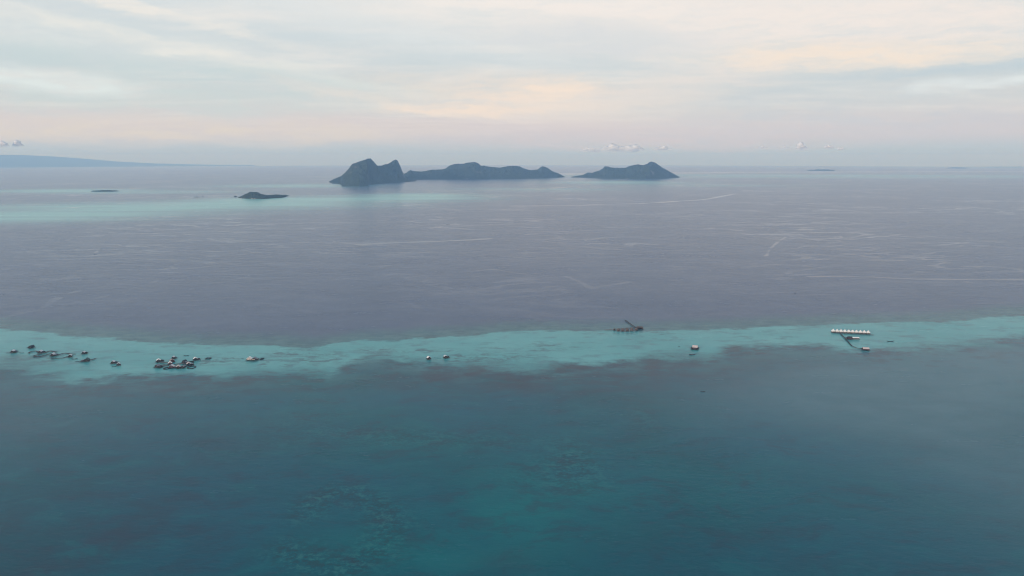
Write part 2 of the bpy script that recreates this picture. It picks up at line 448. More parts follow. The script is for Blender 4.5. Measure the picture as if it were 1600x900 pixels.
    lines_f = n.math('MULTIPLY', n.math('MULTIPLY', wl, wmask), n.math('MULTIPLY', off, 0.48))
    brk = n.ramp(n.noise(n.mapping(sx, scale=(0.35, 1, 1)), 0.012, 5, 0.65), 0.3, 0.62, 0.25, 1.0)
    wisp = n.noise(n.mapping(sx, rot=(0, 0, -0.05), scale=(0.4, 1, 1)), 0.009, 6, 0.68)
    placed = n.ramp(n.math('ADD', at_('slick'), n.math('MULTIPLY', n.math('SUBTRACT', wisp, 0.5), 1.7)), 0.34, 1.15, 0, 0.80)
    placed = n.math('MULTIPLY', placed, n.ramp(at_('slick'), 0.02, 0.3))
    slick = n.math('MAXIMUM', lines_f, placed)
    tex = n.noise(n.mapping(sx, rot=(0, 0, 0.06), scale=(0.2, 1, 1)), 0.009, 7, 0.7)
    base_r = n.ramp(tex, 0.34, 0.68, 0.225, 0.262)
    chop = n.noise(n.mapping(xy, rot=(0, 0, 0.12), scale=(0.3, 1, 1)), 0.045, 5, 0.7)
    base_r = n.math('ADD', base_r, n.ramp(chop, 0.35, 0.65, -0.022, 0.022))
    rough = n.math('MULTIPLY', base_r, n.ramp(slick, 0, 1, 1.0, 0.06, smooth=False))
    n.put(b.inputs['Base Color'], col); n.put(b.inputs['Roughness'], rough)
    b.inputs['IOR'].default_value = 1.333; b.inputs['Specular IOR Level'].default_value = 0.14
    wv = n.noise(n.mapping(xy, rot=(0, 0, 0.3), scale=(0.5, 1, 1)), 0.12, 5, 0.7)
    bp = n.node('ShaderNodeBump'); n.put(bp.inputs['Height'], wv)
    bp.inputs['Distance'].default_value = 1.1
    n.put(bp.inputs['Strength'], n.ramp(slick, 0, 0.7, 0.6, 0.04))
    n.l.new(bp.outputs[0], b.inputs['Normal'])
    o = link('sea', me, m, smooth=True)
    tag(o, kind='structure')
    return o


build_sea()


# ------------------------------------------------------------------ islands
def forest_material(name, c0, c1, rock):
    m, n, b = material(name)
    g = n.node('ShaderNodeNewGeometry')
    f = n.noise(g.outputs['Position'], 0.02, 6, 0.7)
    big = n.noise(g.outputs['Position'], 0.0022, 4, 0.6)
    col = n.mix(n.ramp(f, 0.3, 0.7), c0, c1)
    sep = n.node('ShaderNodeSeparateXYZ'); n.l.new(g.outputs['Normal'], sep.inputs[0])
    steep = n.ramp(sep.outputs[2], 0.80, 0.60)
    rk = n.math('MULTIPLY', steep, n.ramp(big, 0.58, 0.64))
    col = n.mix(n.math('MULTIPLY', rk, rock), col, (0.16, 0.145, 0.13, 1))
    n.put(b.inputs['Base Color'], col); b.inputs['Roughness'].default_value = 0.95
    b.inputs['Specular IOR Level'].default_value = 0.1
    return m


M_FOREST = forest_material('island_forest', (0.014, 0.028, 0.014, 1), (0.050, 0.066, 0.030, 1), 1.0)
M_SAND, _n, _b = material('beach_sand')
_b.inputs['Base Color'].default_value = (0.50, 0.45, 0.37, 1); _b.inputs['Roughness'].default_value = 0.95
_n.put(_b.inputs['Base Color'], _n.mix(_n.noise(_n.node('ShaderNodeNewGeometry').outputs['Position'], 0.05, 4), (0.40, 0.36, 0.30, 1), (0.60, 0.55, 0.46, 1)))
M_TREES, _n, _b = material('tree_crowns')
_n.put(_b.inputs['Base Color'], _n.mix(_n.ramp(_n.noise(_n.node('ShaderNodeNewGeometry').outputs['Position'], 0.06, 3), 0.3, 0.7), (0.018, 0.032, 0.015, 1), (0.045, 0.066, 0.026, 1)))
_b.inputs['Roughness'].default_value = 0.95; _b.inputs['Specular IOR Level'].default_value = 0.1


def island(name, label, sky, base, depth, cols, rows, rough, canopy, seed, spur=0.35, part='hillside', mat=None, ridge=0.5, cat='island', kind=None):
    sky = np.array(sky, float); base = np.array(base, float)
    xs = np.linspace(base[0, 0], base[-1, 0], cols)
    ys = np.interp(xs, sky[:, 0], sky[:, 1]); yb = np.interp(xs, base[:, 0], base[:, 1])
    ys = ys + (0.35 if kind is None else 0.1) * np.clip((yb - ys) / 6, 0, 1) * fbm(xs / 2.2, xs * 0 + seed, seed + 2, 4)
    mid = at(0.5 * (xs[0] + xs[-1]), yb[cols // 2])
    s = np.linspace(0, 1, rows)
    P = np.zeros((cols, rows, 3))
    for i in range(cols):
        f = at(xs[i], yb[i]); d0 = math.hypot(f[0], f[1])
        taper = min(1.0, (i + 0.5) / cols / 0.12, (cols - i - 0.5) / cols / 0.12) ** 0.5
        dep = depth * taper
        rdir = ray(xs[i], ys[i]); dh = math.hypot(rdir[0], rdir[1])
        dr = d0 + dep * ridge
        zr = H + rdir[2] * dr / dh
        zs = -dr * dr / (2 * RE)
        Hh = max(zr - zs, 1.5)
        dist = d0 + dep * s
        ux, uy = rdir[0] / dh, rdir[1] / dh
        X = ux * dist; Y = uy * dist
        sn = fbm(X / (depth * 0.22), Y / (depth * 0.22), seed, 4)
        u = np.where(s < ridge, s / ridge, (1 - s) / (1 - ridge))
        w = np.clip(u, 0, 1)
        g = w ** (0.85 + spur * 0.6 * sn)
        g = 0.55 * g + 0.45 * np.sin(np.clip(g, 0, 1) * math.pi / 2)
        off = Hh * rough * fbm(X / (depth * 0.10), Y / (depth * 0.10), seed + 5, 4) * w * (1.02 - w) * 2.2
        can = canopy * (0.5 + 0.5 * fbm(X / 28.0, Y / 28.0, seed + 9, 2)) * np.clip(w * 10, 0, 1)
        P[i, :, 0] = X; P[i, :, 1] = Y
        P[i, :, 2] = np.maximum(-dist ** 2 / (2 * RE) - 2 + Hh * g + off + can - canopy * 0.5 * w, -dist ** 2 / (2 * RE) - 2.0)
    P[0, :, 2] = sea_z(P[0, :, 0], P[0, :, 1]) - 2; P[-1, :, 2] = sea_z(P[-1, :, 0], P[-1, :, 1]) - 2
    if kind == 'structure':
        o = link(name, grid_mesh(name, P), mat or M_FOREST, smooth=True); tag(o, kind=kind); return o, P
    root = empty(name, mid)
    o = link(part, grid_mesh(part, P - mid), mat or M_FOREST, root, smooth=True)
    tag(root, label, cat)
    return root, P


A_SKY = [(514, 284), (520, 281), (525, 279), (533, 275), (540, 269), (546, 262), (550, 256.3), (556, 255), (562, 252), (569, 249.5), (576, 246.8),
         (579, 247.2), (583, 251), (587, 256), (590, 259), (598, 257.5), (607, 255.5), (613, 251.5), (618, 249.5), (621, 251), (625, 259), (629, 268), (633, 275), (638, 279), (645, 282.5), (650, 283)]
A_BASE = [(514, 284.7), (520, 287), (531, 287.5), (534, 291), (560, 291.5), (573, 291), (576, 288.6), (600, 286.5), (625, 285), (645, 283.6), (650, 283.3)]
B_SKY = [(622, 279), (628, 274), (632, 271), (636, 269), (641, 265.5), (648, 267.5), (660, 268), (673, 265.5), (690, 265), (697, 262.5), (703, 258.5), (712, 256), (722, 255.5),
         (733, 253.5), (742, 252.8), (747, 255), (752, 259), (756, 258.6), (760, 260), (770, 261), (780, 262), (785, 261), (793, 259.5), (805, 259), (812, 260), (822, 264.5), (828, 266),
         (840, 264.5), (845, 261), (848, 259.6), (856, 262.5), (862, 267), (873, 271), (883, 276.5)]
B_BASE = [(622, 280.5), (660, 280.6), (700, 280.2), (760, 280), (820, 279.4), (850, 278.6), (883, 277)]
D_SKY = [(892, 277), (900, 275.5), (910, 274), (918, 269.5), (925, 270), (935, 267), (941, 264), (945, 260.2), (950, 260), (957, 262), (970, 262), (977, 262), (988, 258), (995, 257),
         (1005, 258), (1011, 256), (1015, 253), (1019, 252.3), (1025, 254.5), (1035, 262), (1050, 270), (1062, 277)]
D_BASE = [(892, 277.3), (920, 278), (940, 279), (1010, 280), (1040, 279), (1062, 277.6)]
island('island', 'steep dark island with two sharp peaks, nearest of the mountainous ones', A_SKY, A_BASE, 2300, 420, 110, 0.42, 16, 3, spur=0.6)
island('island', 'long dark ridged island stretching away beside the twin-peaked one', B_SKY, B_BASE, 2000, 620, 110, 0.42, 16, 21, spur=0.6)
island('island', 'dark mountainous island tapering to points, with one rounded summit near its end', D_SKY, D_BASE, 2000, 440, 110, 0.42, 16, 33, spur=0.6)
# the far coast, pale with distance
island('distant_hills', '', [(-260, 246.5), (-120, 241.6), (0, 241.4), (40, 242.2), (80, 244), (130, 247.6), (180, 252), (240, 255.2), (330, 257.4), (400, 257.9)],
       [(-260, 258.25), (0, 258.22), (180, 258.2), (400, 258.2)], 7000, 220, 40, 0.08, 10, 44, mat=M_FOREST, kind='structure')


def crowns(root, P0, spots, seed):
    """a wood seen from far off: many small uneven crowns in one mesh"""
    r = np.random.default_rng(seed)
    ph = (1 + 5 ** 0.5) / 2
    base = np.array([(-1, ph, 0), (1, ph, 0), (-1, -ph, 0), (1, -ph, 0), (0, -1, ph), (0, 1, ph), (0, -1, -ph), (0, 1, -ph), (ph, 0, -1), (ph, 0, 1), (-ph, 0, -1), (-ph, 0, 1)]) / math.hypot(1, ph)
    tri = np.array([(0, 11, 5), (0, 5, 1), (0, 1, 7), (0, 7, 10), (0, 10, 11), (1, 5, 9), (5, 11, 4), (11, 10, 2), (10, 7, 6), (7, 1, 8), (3, 9, 4), (3, 4, 2), (3, 2, 6), (3, 6, 8), (3, 8, 9), (4, 9, 5), (2, 4, 11), (6, 2, 10), (8, 6, 7), (9, 8, 1)])
    V = []; F = []
    for k, (x, y, z, s) in enumerate(spots):
        v = base * r.uniform(0.75, 1.25, (12, 1)) * np.array([s, s, s * r.uniform(0.7, 1.2)]) + np.array([x, y, z])
        V.append(v); F.append(tri + 12 * k)
    V = np.concatenate(V) - P0; F = np.concatenate(F)
    me = bpy.data.meshes.new('forest'); me.from_pydata(V.tolist(), [], F.tolist()); me.update()
    o = link('forest', me, M_TREES, root); o['kind'] = 'stuff'
    return o


def low_island(label, px0, px1, ybase, wide, height, seed, n_trees, beach=10.0, tip=0.0, hill=None):
    """flat wooded islet with a sand rim; WIDE: its depth in metres"""
    a = at(px0, ybase); b = at(px1, ybase); c = (a + b) / 2; c[1] += wide / 2; c[2] = sea_z(c[0], c[1])
    L = (b[0] - a[0]) / 2; W = wide / 2
    root = empty('island', c); tag(root, label, 'island')
    th = np.linspace(0, 2 * math.pi, 97)[:-1]; rr = np.linspace(0, 1, 10)
    edge = 1 + 0.16 * fbm(np.cos(th) * 2 + 9, np.sin(th) * 2, seed, 3)
    P = np.zeros((96, 10, 3))
    for j, q in enumerate(rr):
        P[:, j, 0] = np.cos(th) * q * edge * (L + beach); P[:, j, 1] = np.sin(th) * q * edge * (W + beach)
        P[:, j, 2] = (1 - q ** 2) * 2.4 - 0.6
    link('beach', grid_mesh('beach', P, closed_u=True), M_SAND, root, smooth=True)
    r = np.random.default_rng(seed); spots = []
    for k in range(n_trees):
        t = r.uniform(0, 2 * math.pi); q = math.sqrt(r.uniform(0, 1)) * 0.93
        e = 1 + 0.16 * float(fbm(math.cos(t) * 2 + 9, math.sin(t) * 2, seed, 3))
        x = math.cos(t) * q * e * L; y = math.sin(t) * q * e * W
        hh = height * r.uniform(0.65, 1.15) * (0.75 + 0.25 * (1 - q ** 2)) * (1 + 0.3 * float(vnoise(x / 90, y / 90, seed + 3)))
        if hill is not None:
            hh += hill(x / L) * (1 - (y / W) ** 2)
        hh *= 0.45 + 0.55 * (1 - abs(x / L) ** 2.5)
        s = r.uniform(0.35, 0.6) * height * (0.6 + 0.4 * (1 - abs(x / L) ** 2))
        spots.append((c[0] + x, c[1] + y, c[2] + max(hh - s, s * 0.6), s))
        if hh - s > 1.5 * s:
            spots.append((c[0] + x, c[1] + y, c[2] + (hh - s) * 0.5, s))
    crowns(root, c, spots, seed)
    return root, c


low_island('small flat wooded islet with a strip of pale beach, alone on the water', 137, 179, 299.4, 170, 17, 5, 520, beach=16)
root_c, pc = island('island', 'small dark wooded islet with a rounded hump and a long low tail',
                    [(372, 308.3), (378, 306), (383, 303), (390, 300), (393, 299.5), (402, 300), (408, 302.5), (413, 304), (420, 304.6), (430, 304.2), (440, 304), (446, 304.2), (451, 305.4)],
                    [(372, 308.8), (380, 310), (393, 310.9), (410, 310.9), (430, 309.6), (440, 309), (446, 307.6), (451, 306)], 360, 200, 40, 0.12, 12, 61)
low_island('low dark wooded strip of land far out, nearest of three near the horizon', 1266, 1308, 266.8, 500, 46, 71, 600, beach=10)
low_island('short low wooded strip of land far out, between two others near the horizon', 1486, 1512, 263.2, 500, 56, 72, 500, beach=10)
low_island('long low wooded strip of land, farthest and faintest near the horizon', 1542, 1625, 261.6, 600, 58, 73, 800, beach=10)
low_island('tiny bare-edged islet, larger of two specks between the wooded islets', 302, 310, 308.3, 26, 7, 74, 30, beach=6)
low_island('tiny rock islet, smaller of two specks between the wooded islets', 315, 318, 307.6, 14, 6, 75, 12, beach=3)
low_island('tiny rocky islet just off the end of the humped islet', 364, 370, 307.6, 34, 10, 76, 34, beach=4)

# HOUSES
# ------------------------------------------------------------------ materials of the stilt villages
def plain(name, c0, c1, scale=0.8, rough=0.8, stretch=(1, 1, 1)):
    m, n, b = material(name)
    g = n.node('ShaderNodeTexCoord').outputs['Object']
    f = n.noise(n.mapping(g, scale=stretch), scale, 5, 0.65)
    n.put(b.inputs['Base Color'], n.mix(n.ramp(f, 0.3, 0.7), (*c0, 1), (*c1, 1)))
    b.inputs['Roughness'].default_value = rough
    return m


M_ZINC = plain('zinc_roof', (0.40, 0.43, 0.45), (0.66, 0.68, 0.69), 0.5, 0.45, (1, 4, 1))
M_WHITE = plain('white_roof', (0.70, 0.68, 0.64), (0.84, 0.82, 0.79), 0.4, 0.6)
M_RUST = plain('rusty_roof', (0.20, 0.15, 0.14), (0.38, 0.31, 0.29), 0.5, 0.7, (1, 3, 1))
M_GREYROOF = plain('grey_roof', (0.13, 0.15, 0.17), (0.26, 0.28, 0.30), 0.5, 0.7, (1, 3, 1))
M_DARKROOF = plain('dark_thatch', (0.016, 0.022, 0.026), (0.045, 0.05, 0.052), 1.2, 0.9, (1, 5, 1))
M_GREEN = plain('green_roof', (0.010, 0.045, 0.045), (0.02, 0.07, 0.068), 0.5, 0.6)
M_THATCH = plain('brown_thatch', (0.075, 0.062, 0.058), (0.15, 0.125, 0.11), 1.2, 0.95, (1, 5, 1))
M_PINK = plain('faded_roof', (0.45, 0.36, 0.34), (0.66, 0.56, 0.53), 0.5, 0.7, (1, 3, 1))
M_WOOD = plain('dark_wood', (0.016, 0.017, 0.017), (0.045, 0.042, 0.038), 1.5, 0.85)
M_BOARD = plain('weathered_boards', (0.05, 0.047, 0.046), (0.11, 0.10, 0.095), 1.0, 0.85)
M_BROWN = plain('brown_boards', (0.085, 0.060, 0.052), (0.16, 0.115, 0.10), 1.0, 0.85)
M_MAROON = plain('maroon_boards', (0.055, 0.022, 0.028), (0.10, 0.045, 0.05), 1.0, 0.8)
M_WALLP = plain('pale_wall', (0.42, 0.36, 0.32), (0.60, 0.53, 0.48), 0.8, 0.8)
M_GLASS = plain('window_dark', (0.012, 0.014, 0.016), (0.025, 0.028, 0.03), 1.0, 0.15)
M_HULL = plain('boat_hull', (0.012, 0.018, 0.022), (0.035, 0.042, 0.048), 1.0, 0.6)
M_HULLP = plain('pale_boat_hull', (0.30, 0.33, 0.34), (0.48, 0.50, 0.50), 1.0, 0.5)


class MB:
    """collects simple shapes for one mesh"""
    def __init__(self):
        self.v = []; self.f = []

    def poly(self, verts, faces):
        k = len(self.v); self.v += [tuple(p) for p in verts]; self.f += [tuple(i + k for i in q) for q in faces]
        return self

    def box(self, c, s):
        x, y, z = c; a, b, d = s[0] / 2, s[1] / 2, s[2] / 2
        return self.poly([(x + i * a, y + j * b, z + k * d) for k in (-1, 1) for j in (-1, 1) for i in (-1, 1)],
                         [(0, 2, 3, 1), (4, 5, 7, 6), (0, 1, 5, 4), (2, 6, 7, 3), (0, 4, 6, 2), (1, 3, 7, 5)])

    def tube(self, a, b, r0, r1, n=7):
        a = Vector(a); b = Vector(b); d = (b - a).normalized(); u = d.orthogonal().normalized(); w = d.cross(u)
        ring = lambda p, r: [tuple(p + u * math.cos(t) * r + w * math.sin(t) * r) for t in [2 * math.pi * i / n for i in range(n)]]
        return self.poly(ring(a, r0) + ring(b, r1), [(i, (i + 1) % n, n + (i + 1) % n, n + i) for i in range(n)] + [tuple(range(n))[::-1], tuple(range(n, 2 * n))])

    def gable(self, w, l, h, z, th=0.25, y0=0.0):
        """two roof slopes with the ridge along y, eaves at z"""
        for s in (-1, 1):
            p = [(0, -l / 2 + y0, z + h), (0, l / 2 + y0, z + h), (s * w / 2, l / 2 + y0, z), (s * w / 2, -l / 2 + y0, z)]
            q = [(x, y, zz - th) for x, y, zz in p]
            self.poly(p + q, [(0, 1, 2, 3), (7, 6, 5, 4), (0, 4, 5, 1), (1, 5, 6, 2), (2, 6, 7, 3), (3, 7, 4, 0)])
        return self

    def hip(self, w, l, h, z, rl=0.0, th=0.25, flare=0.0):
        """hipped roof; rl: length of the ridge"""
        a, b = w / 2, l / 2
        V = []
        for dz in (0, -th):
            V += [(-a, -b, z + dz), (a, -b, z + dz), (a, b, z + dz), (-a, b, z + dz)]
        m = 0.55
        V += [(-a * m, -b * m - (1 - m) * rl / 2, z + h * (1 - m) * (1 - flare)), (a * m, -b * m - (1 - m) * rl / 2, z + h * (1 - m) * (1 - flare)),
              (a * m, b * m + (1 - m) * rl / 2, z + h * (1 - m) * (1 - flare)), (-a * m, b * m + (1 - m) * rl / 2, z + h * (1 - m) * (1 - flare))]
        V += [(0, -rl / 2 - 0.05, z + h), (0, rl / 2 + 0.05, z + h)]
        F = [(7, 6, 5, 4)] + [(i, (i + 1) % 4, (i + 1) % 4 + 8, i + 8) for i in range(4)] + [(i + 4, (i + 1) % 4 + 4, (i + 1) % 4, i) for i in range(4)]
        F += [(8, 9, 12), (9, 10, 13, 12), (10, 11, 13), (11, 8, 12, 13)]
        return self.poly(V, F)

    def cone(self, r, h, z, n=14, th=0.3):
        V = [(r * math.cos(2 * math.pi * i / n), r * math.sin(2 * math.pi * i / n), z) for i in range(n)]
        V += [(0.5 * r * math.cos(2 * math.pi * i / n), 0.5 * r * math.sin(2 * math.pi * i / n), z + h * 0.58) for i in range(n)]
        V += [(0, 0, z + h)]; V += [(x * 0.96, y * 0.96, z - th) for x, y, z in V[:n]]
        c = 2 * n
        F = [(i, (i + 1) % n, n + (i + 1) % n, n + i) for i in range(n)] + [(n + i, n + (i + 1) % n, c) for i in range(n)]
        F += [(c + 1 + i, c + 1 + (i + 1) % n, (i + 1) % n, i) for i in range(n)] + [tuple(c + 1 + i for i in range(n))[::-1]]
        return self.poly(V, F)

    def build(self, name, mat, parent=None):
        me = bpy.data.meshes.new(name); me.from_pydata(self.v, [], self.f); me.update()
        return link(name, me, mat, parent)


POST = MB().tube((0, 0, -2.5), (0, 0, 2.6), 0.17, 0.15, 6)
_pm = bpy.data.meshes.new('post'); _pm.from_pydata(POST.v, [], POST.f); _pm.update(); _pm.materials.append(M_WOOD)


def posts(root, pts, zs=1.0):
    for x, y in pts:
        o = bpy.data.objects.new('post', _pm); C.objects.link(o); o.parent = root; o.location = (x, y, 0); o.scale = (1, 1, zs)


def stilt_house(label, px, py, w, l, rot, roof, wall=M_WOOD, annex=None, side=1, group='stilt houses', porch=2.0, rise=0.36, name='stilt_house', deckmat=M_WOOD):
    """a house on posts over the reef: W across, L deep, turned by ROT degrees; ANNEX: roof of a lean-to at one side"""
    p = at(px, py); root = empty(name, p, math.radians(rot)); tag(root, label, 'house', group)
    aw = w * 0.62 if annex is not None else 0.0
    dw = w + aw + 2 * porch * 0.6; cx = side * aw / 2
    MB().box((cx, 0, 2.2), (dw, l + 2 * porch, 0.3)).build('deck', deckmat, root)
    xs = np.linspace(cx - dw / 2 + 0.5, cx + dw / 2 - 0.5, 3 if dw < 13 else 4); ys = (-l / 2 - porch * 0.7, 0, l / 2 + porch * 0.7)
    posts(root, [(x, y) for x in xs for y in ys])
    wo = MB().box((0, 0, 3.7), (w * 0.88, l * 0.9, 2.7))
    wo.poly([(-w * 0.44, -l * 0.45, 5.05), (w * 0.44, -l * 0.45, 5.05), (0, -l * 0.45, 5.0 + w * rise * 0.80)], [(0, 1, 2)])
    wo.poly([(-w * 0.44, l * 0.45, 5.05), (w * 0.44, l * 0.45, 5.05), (0, l * 0.45, 5.0 + w * rise * 0.80)], [(2, 1, 0)])
    wo = wo.build('wall', wall, root)
    MB().gable(w * 1.08, l * 1.06, w * rise * 1.02, 4.95).build('roof', roof, root)
    MB().box((w * 0.12, -l * 0.45 - 0.04, 3.35), (0.95, 0.12, 2.0)).build('door', M_BROWN, root)
    for s in (-1, 1):
        MB().box((s * w * 0.30, -l * 0.45 - 0.04, 3.7), (0.9, 0.12, 0.9)).build('window', M_GLASS, root)
    if annex is not None:
        x0, x1 = side * w * 0.50, side * (w * 0.5 + aw)
        lo, hi = min(x0, x1), max(x0, x1); za, zb = (4.7, 4.0) if side > 0 else (4.0, 4.7)
        b = l * 0.42
        MB().poly([(lo, -b, za), (hi, -b, zb), (hi, b, zb), (lo, b, za), (lo, -b, za - 0.2), (hi, -b, zb - 0.2), (hi, b, zb - 0.2), (lo, b, za - 0.2)],
                  [(0, 1, 2, 3), (7, 6, 5, 4), (0, 4, 5, 1), (1, 5, 6, 2), (2, 6, 7, 3), (3, 7, 4, 0)]).build('lean_to_roof', annex, root)
        MB().box(((x0 + x1) / 2, 0, 3.05), (aw * 0.9, l * 0.7, 1.4)).build('lean_to_wall', wall, root)
    MB().box((-w * 0.2, -l / 2 - porch - 0.25, 1.1), (0.9, 0.15, 2.2)).build('ladder', M_WOOD, root)
    return root


def walkway(label, pts, width=2.2, mat=M_BOARD, z=2.0, name='boardwalk', gap=14.0, closed=False, rail=False, cat='boardwalk'):
    """a plank way on posts along a line of sea points"""
    W = [at(*p) for p in pts]; W = [Vector((q[0], q[1], 0)) for q in W]
    if closed: W.append(W[0].copy())
    base = sum(W, Vector()) / len(W); base.z = sea_z(base.x, base.y)
    # smooth the line
    D = []
    for i in range(len(W) - 1):
        a = W[max(i - 1, 0)]; b = W[i]; c = W[i + 1]; d = W[min(i + 2, len(W) - 1)]
        for k in range(5):
            t = k / 5
            D.append(0.5 * ((2 * b) + (c - a) * t + (2 * a - 5 * b + 4 * c - d) * t * t + (3 * b - a - 3 * c + d) * t ** 3))
    D.append(W[-1])
    root = empty(name, base); tag(root, label, cat)
    V = []
    for i, p in enumerate(D):
        t = (D[min(i + 1, len(D) - 1)] - D[max(i - 1, 0)]).normalized(); nrm = Vector((-t.y, t.x, 0))
        for s, zz in ((-1, z), (1, z), (1, z - 0.3), (-1, z - 0.3)):
            q = p + nrm * s * width / 2; V.append((q.x - base.x, q.y - base.y, zz))
    F = []
    for i in range(len(D) - 1):
        a = 4 * i
        F += [(a + k, a + 4 + k, a + 4 + (k + 1) % 4, a + (k + 1) % 4) for k in range(4)]
    F += [(0, 1, 2, 3), tuple(4 * (len(D) - 1) + k for k in (3, 2, 1, 0))]
    MB().poly(V, F).build('deck', mat, root)
    acc = 0.0; P = []
    for i in range(1, len(D)):
        acc += (D[i] - D[i - 1]).length
        if acc > gap:
            t = (D[i] - D[i - 1]).normalized()
            for s in (-0.4, 0.4):
                P.append((D[i].x - base.x - t.y * s * width, D[i].y - base.y + t.x * s * width))
            acc = 0
    posts(root, P, z / 2.6)
    return root


def pen(label, px, py, rx, ry, height=1.6, square=False):
    """ring of net and stakes standing in the shallows; radii in metres"""
    p = at(px, py); root = empty('fish_pen', p); tag(root, label, 'fish pen', 'fish pens')
    n = 28
    if square:
        c = [(-rx, -ry), (rx, -ry), (rx, ry), (-rx, ry)]
        P = [tuple(np.array(c[i]) * (1 - k / 7) + np.array(c[(i + 1) % 4]) * k / 7) for i in range(4) for k in range(7)]
    else:
        P = [(rx * math.cos(2 * math.pi * i / n), ry * math.sin(2 * math.pi * i / n)) for i in range(n)]
    m = MB(); V = []
    for x, y in P:
        k = 1 - 1.8 / math.hypot(x, y)
        V += [(x, y, height), (x * k, y * k, height), (x * k, y * k, -1.0), (x, y, -1.0)]
    F = []
    for i in range(n):
        a, b = 4 * i, 4 * ((i + 1) % n)
        F += [(a + k, b + k, b + (k + 1) % 4, a + (k + 1) % 4) for k in range(4)]
    m.poly(V, F).build('net', M_WOOD, root)
    posts(root, [P[i] for i in range(0, n, 4)], 0.9)
    return root


def boat(label, px, py, L, rot, hull=M_HULL, canopy=None, wide=0.2, group='boats', sheer=0.11, cabin=None, name='boat'):
    """open wooden boat with a curved sheer; ROT: heading in degrees"""
    p = at(px, py); root = empty(name, p, math.radians(rot)); tag(root, label, 'boat', group)
    n = 13; V = []
    for i in range(n):
        t = -1 + 2 * i / (n - 1); bw = L * wide / 2 * (1 - abs(t) ** 2.6) ** 0.8 + 0.04
        zt = 0.55 + L * sheer * abs(t) ** 2.4; zb = -0.35 + L * sheer * 0.8 * abs(t) ** 3
        x = t * L / 2
        V += [(x, -bw, zt), (x, -bw * 0.55, zb), (x, bw * 0.55, zb), (x, bw, zt), (x, bw * 0.84, zt - 0.02), (x, bw * 0.45, zb + 0.25), (x, -bw * 0.45, zb + 0.25), (x, -bw * 0.84, zt - 0.02)]
    F = []
    for i in range(n - 1):
        F += [(8 * i + k, 8 * i + (k + 1) % 8, 8 * i + 8 + (k + 1) % 8, 8 * i + 8 + k) for k in range(8)]
    F += [tuple(range(8))[::-1], tuple(8 * (n - 1) + k for k in range(8))]
    MB().poly(V, F).build('hull', hull, root)
    for t in (-0.45, 0.0, 0.45):
        MB().box((t * L / 2, 0, 0.42), (L * 0.03 + 0.1, L * wide * 0.8, 0.08)).build('thwart', M_BROWN, root)
    if canopy is not None:
        MB().gable(L * wide * 0.95, L * 0.5, L * 0.03, 2.2, 0.1).build('canopy', canopy, root).rotation_euler = (0, 0, math.pi / 2)
        for sx in (-0.22, 0.22):
            for sy in (-0.36, 0.36):
                MB().tube((sx * L, sy * L * wide, 0.3), (sx * L, sy * L * wide, 2.2), 0.06, 0.06, 5).build('canopy_post', M_WOOD, root)
    if cabin is not None:
        MB().box((-L * 0.12, 0, 1.2), (L * 0.3, L * wide * 0.62, 1.5)).build('cabin', cabin, root)
        MB().box((-L * 0.12, 0, 2.0), (L * 0.34, L * wide * 0.72, 0.12)).build('cabin_roof', M_GREYROOF, root)
    return root


# ---- the village beyond the near edge, by the left end of the reef
A_GROUP = 'stilt houses of the spread-out hamlet'
stilt_house('stilt house with pale zinc roof at the outer end of the spread-out hamlet', 20.5, 551, 8, 11, 14, M_ZINC, annex=M_DARKROOF, group=A_GROUP)
stilt_house('all-dark stilt house set back behind the spread-out hamlet', 50, 544, 9, 10, -24, M_DARKROOF, annex=M_DARKROOF, group=A_GROUP, side=-1)
stilt_house('pale-roofed stilt house in the upper walkway loop of the hamlet', 63.5, 551.5, 8, 10, 10, M_ZINC, annex=M_DARKROOF, group=A_GROUP)
stilt_house('long stilt house with pale front roof where three walkway loops meet', 83, 556, 8, 12, 14, M_ZINC, annex=M_GREYROOF, group=A_GROUP, porch=3)
stilt_house('small single stilt house at the inner end of the walkway loops', 110, 558, 8, 8, 20, M_ZINC, group=A_GROUP)
stilt_house('small pale-roofed stilt house standing apart behind the green-roofed one', 131, 553, 7, 8, 10, M_ZINC, annex=M_DARKROOF, group=A_GROUP)
stilt_house('wide stilt house with dark green roof and a jetty off its side', 136, 564.5, 11, 10, 12, M_GREEN, annex=M_GREYROOF, side=-1, group=A_GROUP, porch=3)
stilt_house('larger of a close pair of stilt houses, with dark annex', 177, 568, 8, 9, 10, M_ZINC, annex=M_DARKROOF, group=A_GROUP)
stilt_house('smaller and nearer of a close pair of stilt houses', 185.5, 571, 7, 7, 22, M_ZINC, group=A_GROUP)
walkway('dark looping walkway behind the pale-roofed house, upper loop of the hamlet', [(45, 552.8), (47, 551), (52, 549.7), (57, 549.6), (60, 551.5)], 4.0, M_WOOD)
walkway('dark walkway curving off the far side of the upper hamlet house', [(70, 552.5), (75, 550.2), (79, 549.3), (84, 550.2), (89, 551)], 4.6, M_WOOD)
walkway('long hairpin walkway in front of the hamlet, nearest of the loops', [(66, 553.5), (60, 554.8), (53, 557), (56, 557.8), (62, 558), (68, 556.5), (74, 554.8), (80, 553.2)], 4.2, M_WOOD)
walkway('thin arching walkway behind the small single stilt house', [(91, 555.8), (97, 553.5), (102, 552.8), (108, 553.4), (113, 554), (118.5, 554.2)], 4.0, M_WOOD)
walkway('low bowed walkway leading to the small single stilt house', [(79.5, 560.2), (84, 560.4), (90, 560.6), (97, 560.4), (102, 559.2), (106, 557.8)], 4.0, M_WOOD)
walkway('short jetty off the green-roofed stilt house', [(143, 563.2), (150, 561)], 4.6, M_WOOD)
boat('small dark boat just off the outer end house of the hamlet', 12.5, 551.5, 7, 8)
boat('slim dark boat on the inner side of the outer end house', 34, 551.6, 11, 5)
boat('dark boat tied just in front of the small single stilt house', 116.5, 561, 14, 18)
